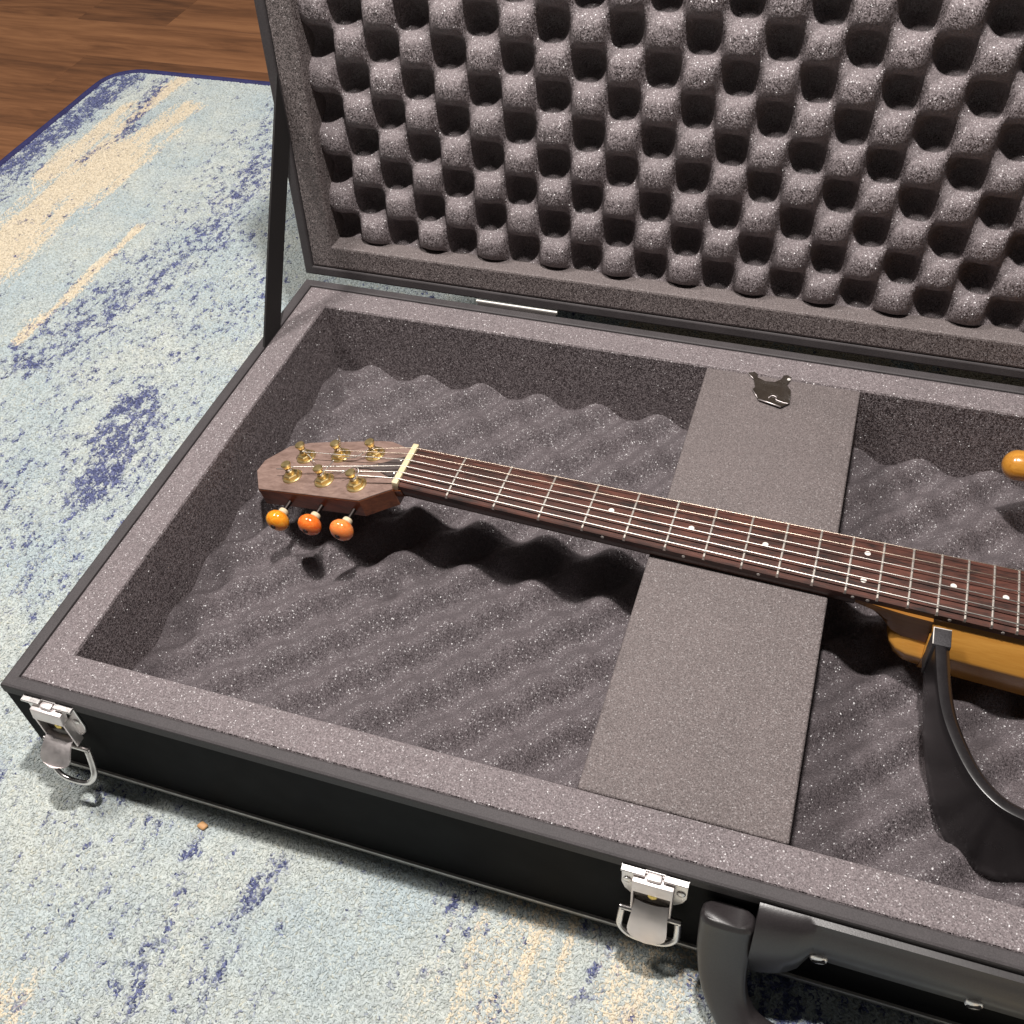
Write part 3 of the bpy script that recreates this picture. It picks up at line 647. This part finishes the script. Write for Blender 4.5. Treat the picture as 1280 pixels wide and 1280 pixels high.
# heel and body
def bodysec(x, bot, hw, top, cham):
    yc = NUT.y + math.tan(YAW) * (x - NUT.x); m = bot + (top - bot) * .52
    return [(x, yc + hw, top), (x, yc + hw, m), (x, yc + hw - cham, bot + 3), (x, yc + hw - cham - 4, bot), (x, yc - hw + cham + 4, bot), (x, yc - hw + cham, bot + 3), (x, yc - hw, m), (x, yc - hw, top)]
tz = lambda x: 109.5 - 5.5 + math.tan(PIT) * (x - 183.5)
rings = [bodysec(x, b, h, tz(x) - .1, c) for x, b, h, c in ((484, 95, 22.0, 1), (495, 92.5, 23.5, 2), (505, 88.5, 24.3, 3), (513, 83, 25.4, 2.5), (520, 76, 26.2, 1.5), (527, 73, 26.8, 1), (541.6, 72, 27.4, 1))]
mk('neck_heel', loft(rings), HEELWOOD, gt, True, 35)
def rbod(x, top, bot, hw):
    yc = NUT.y + math.tan(YAW) * (x - NUT.x); m = top - (top - bot) * .5; k = min(1, (top - bot) / 48); a = hw - 6 * k; b = hw + 4.5 * k
    half = [(a - 1, top), (a, top - 1), (b - .6, m + 1.6), (b, m), (b - .3, m - 1.6), (b - 3.5, bot + 4), (b - 7, bot)]
    return [(x, yc + p, z) for p, z in half] + [(x, yc - p, z) for p, z in reversed(half)]
rings = [rbod(x, t, b, h) for x, t, b, h in ((518.5, 78, 68, 19), (521, 79, 61, 24.5), (525.5, 79.5, 55, 27.3), (532, 80, 51, 28.4), (541.8, 80, 49.5, 28.6))]
mk('body_nose', loft(rings), BODYWOOD, gt, True, 40)
rings = [rbod(x, tz(x) - .15, 49.4 - (x - 541) * .045, h) for x, h in ((541.9, 28.6), (560, 28.8), (620, 30), (700, 33), (850, 42), (930, 45), (950, 40))]
mk('body', loft(rings), BODYWOOD, gt, True, 40)
# upper bout arm of amber wood (tip in view)
P_ = spline([(581.0, 362, 87), (600, 363.5, 87), (660, 371, 86), (740, 372, 83), (810, 350, 78), (850, 310, 74), (868, 262, 72)], 8)
tip = P_[0]; pts = []; rr = []
for k in range(8):
    a = math.pi / 2 * k / 8; pts.append(tip + Vector((10.5 * (1 - math.cos(a)), 0.8 * (1 - math.cos(a)), 0))); rr.append(max(.6, 11.0 * math.sin(a)))
for q in P_:
    if q.x > tip.x + 11 or q.y < 355: pts.append(q); rr.append(11.0)
mk('upper_bout_arm', tube(pts, rr, 18), ARMWOOD, gt, True)

# ---------------------------------------------------------------- loose black curved bout frame
fr = thing('bout_frame', 'curved black bout frame propped against the honey wood guitar body', 'guitar frame', (593, 79, 24))
path = [(542.9, 194, 97, 64), (544.0, 178, 97, 61), (548.0, 140.4, 97, 53), (557, 115.4, 97, 35), (567.3, 96.4, 97, 25), (580.2, 84.1, 97, 24), (593.7, 79.2, 97, 24), (620, 75, 97, 25), (680, 74, 97, 28), (740, 84, 97, 32), (790, 110, 97, 40), (815, 150, 97, 52)]
cen = spline([(a, b, 0) for a, b, c, d in path], 16); bot = [p.x for p in spline([(d, 0, 0) for a, b, c, d in path], 16)]
for _ in range(60):
    cen = [cen[0]] + [(cen[k - 1] + cen[k] * 2 + cen[k + 1]) / 4 for k in range(1, len(cen) - 1)] + [cen[-1]]
    bot = [bot[0]] + [(bot[k - 1] + bot[k] * 2 + bot[k + 1]) / 4 for k in range(1, len(bot) - 1)] + [bot[-1]]
rings = []
for i, p in enumerate(cen):
    t = (cen[min(i + 1, len(cen) - 1)] - cen[max(i - 1, 0)]).normalized(); n = Vector((-t.y, t.x, 0))       # towards inside of curve
    z0 = bot[i]; z1 = 97.0; w1 = 9.0
    prof = [(0, z1 - .8), (.3, z1 - .2), (.9, z1), (5.4, z1), (6.2, z1 - .5), (w1 - .3, z1 - 3.0), (w1, z1 - 4)]
    prof += [(w1, z1 - 4 + (z0 + 3 - z1 + 4) * k / 5) for k in range(1, 6)] + [(w1 - 2, z0), (2, z0)] + [(0, z0 + 3 + (z1 - 3.8 - z0) * k / 6) for k in range(0, 6)]
    rings.append([tuple(p + n * a + Vector((0, 0, b))) for a, b in prof])
mk('frame_band', loft(rings), FRAMEBLK, fr, True, 40)
sl = mk('end_sleeve', rbox(542.2, 552.8, 182, 195.0, 66, 97.7, .8, 2), ROUGHGREY, fr, True, 40)
mk('worn_edge', tube([(542.3, 182.4, 97.5), (542.3, 194.9, 97.5), (552.6, 194.9, 97.5)], .4, 6), PEARL, sl, True)

# ---------------------------------------------------------------- small loose things
bird = [(394.3, 406.6), (399.2, 408.7), (402.2, 406.4), (401.6, 403.2), (408.9, 400.2), (415.6, 400.4), (419.9, 404.8), (421.0, 409.9), (423.8, 411.2), (427.1, 409.6), (426.6, 404.7), (425.1, 399.5), (428.9, 393.9), (429.5, 387.0), (430.0, 378.4), (424.3, 372.3), (406.9, 377.2), (400.7, 387.9), (402.4, 391.3), (399.9, 399.7)]
bp = thing('torn_film_scrap', 'small torn scrap of dark glossy film near the back edge of the foam bridge', 'scrap', (412, 392, 94.5))
ZB = H - 1.0
BV = lambda a, b, c: (a, b, ZB + c + 0.5 * math.sin(a * .35) * .5 + max(0, (392 - b)) * .06)
mk('film', prism([(a, b) for a, b in reversed(bird)], BV, 0.35, 1.25, 0.25), FILM, bp)
mk('edge_highlight', tube([BV(407, 377.0, 1.0), BV(415, 374.6, 1.1), BV(424.2, 372.2, 1.1)], .5, 6), SATIN, bp, True)  # specular highlights on the film edges, modelled as bright metal tubes
mk('edge_highlight', tube([BV(400.8, 387.8, .9), BV(406, 379, .9)], .3, 6), SATIN, bp, True)
mk('edge_highlight', tube([BV(394.3, 406.4, .9), BV(399.6, 400.4, .9)], .3, 6), SATIN, bp, True)
mk('curl', tube(spline([BV(414.1, 380.2, 1.3), BV(416.4, 383.1, 1.5), BV(419.5, 382.0, 1.5), BV(419.8, 379, 1.5), BV(424.6, 377.6, 1.5), BV(429, 377.4, 1.2)], 6), .4, 6), SATIN, bp, True)
mk('dot', lathe([(1.5, 0), (1.3, .5), (.2, .7)], BV(425.6, 406, 1.2), (0, 0, 1), 14), PEARL, bp, True)
ORG[0] = Vector((121.9, -14.3, 0))
pb = mk('crumb', xf(rbox(-3, 3, -2.2, 2.2, 0, 3, 1.2, 2), lambda x, y, z: (121.9 + x + y * .5 + z * .3, -14.3 + y - x * .3, z - .3)), STONE, None, True)
pb.location = ORG[0] * MM; pb['label'] = 'tiny tan crumb lying on the rug in front of the case'; pb['category'] = 'crumb'
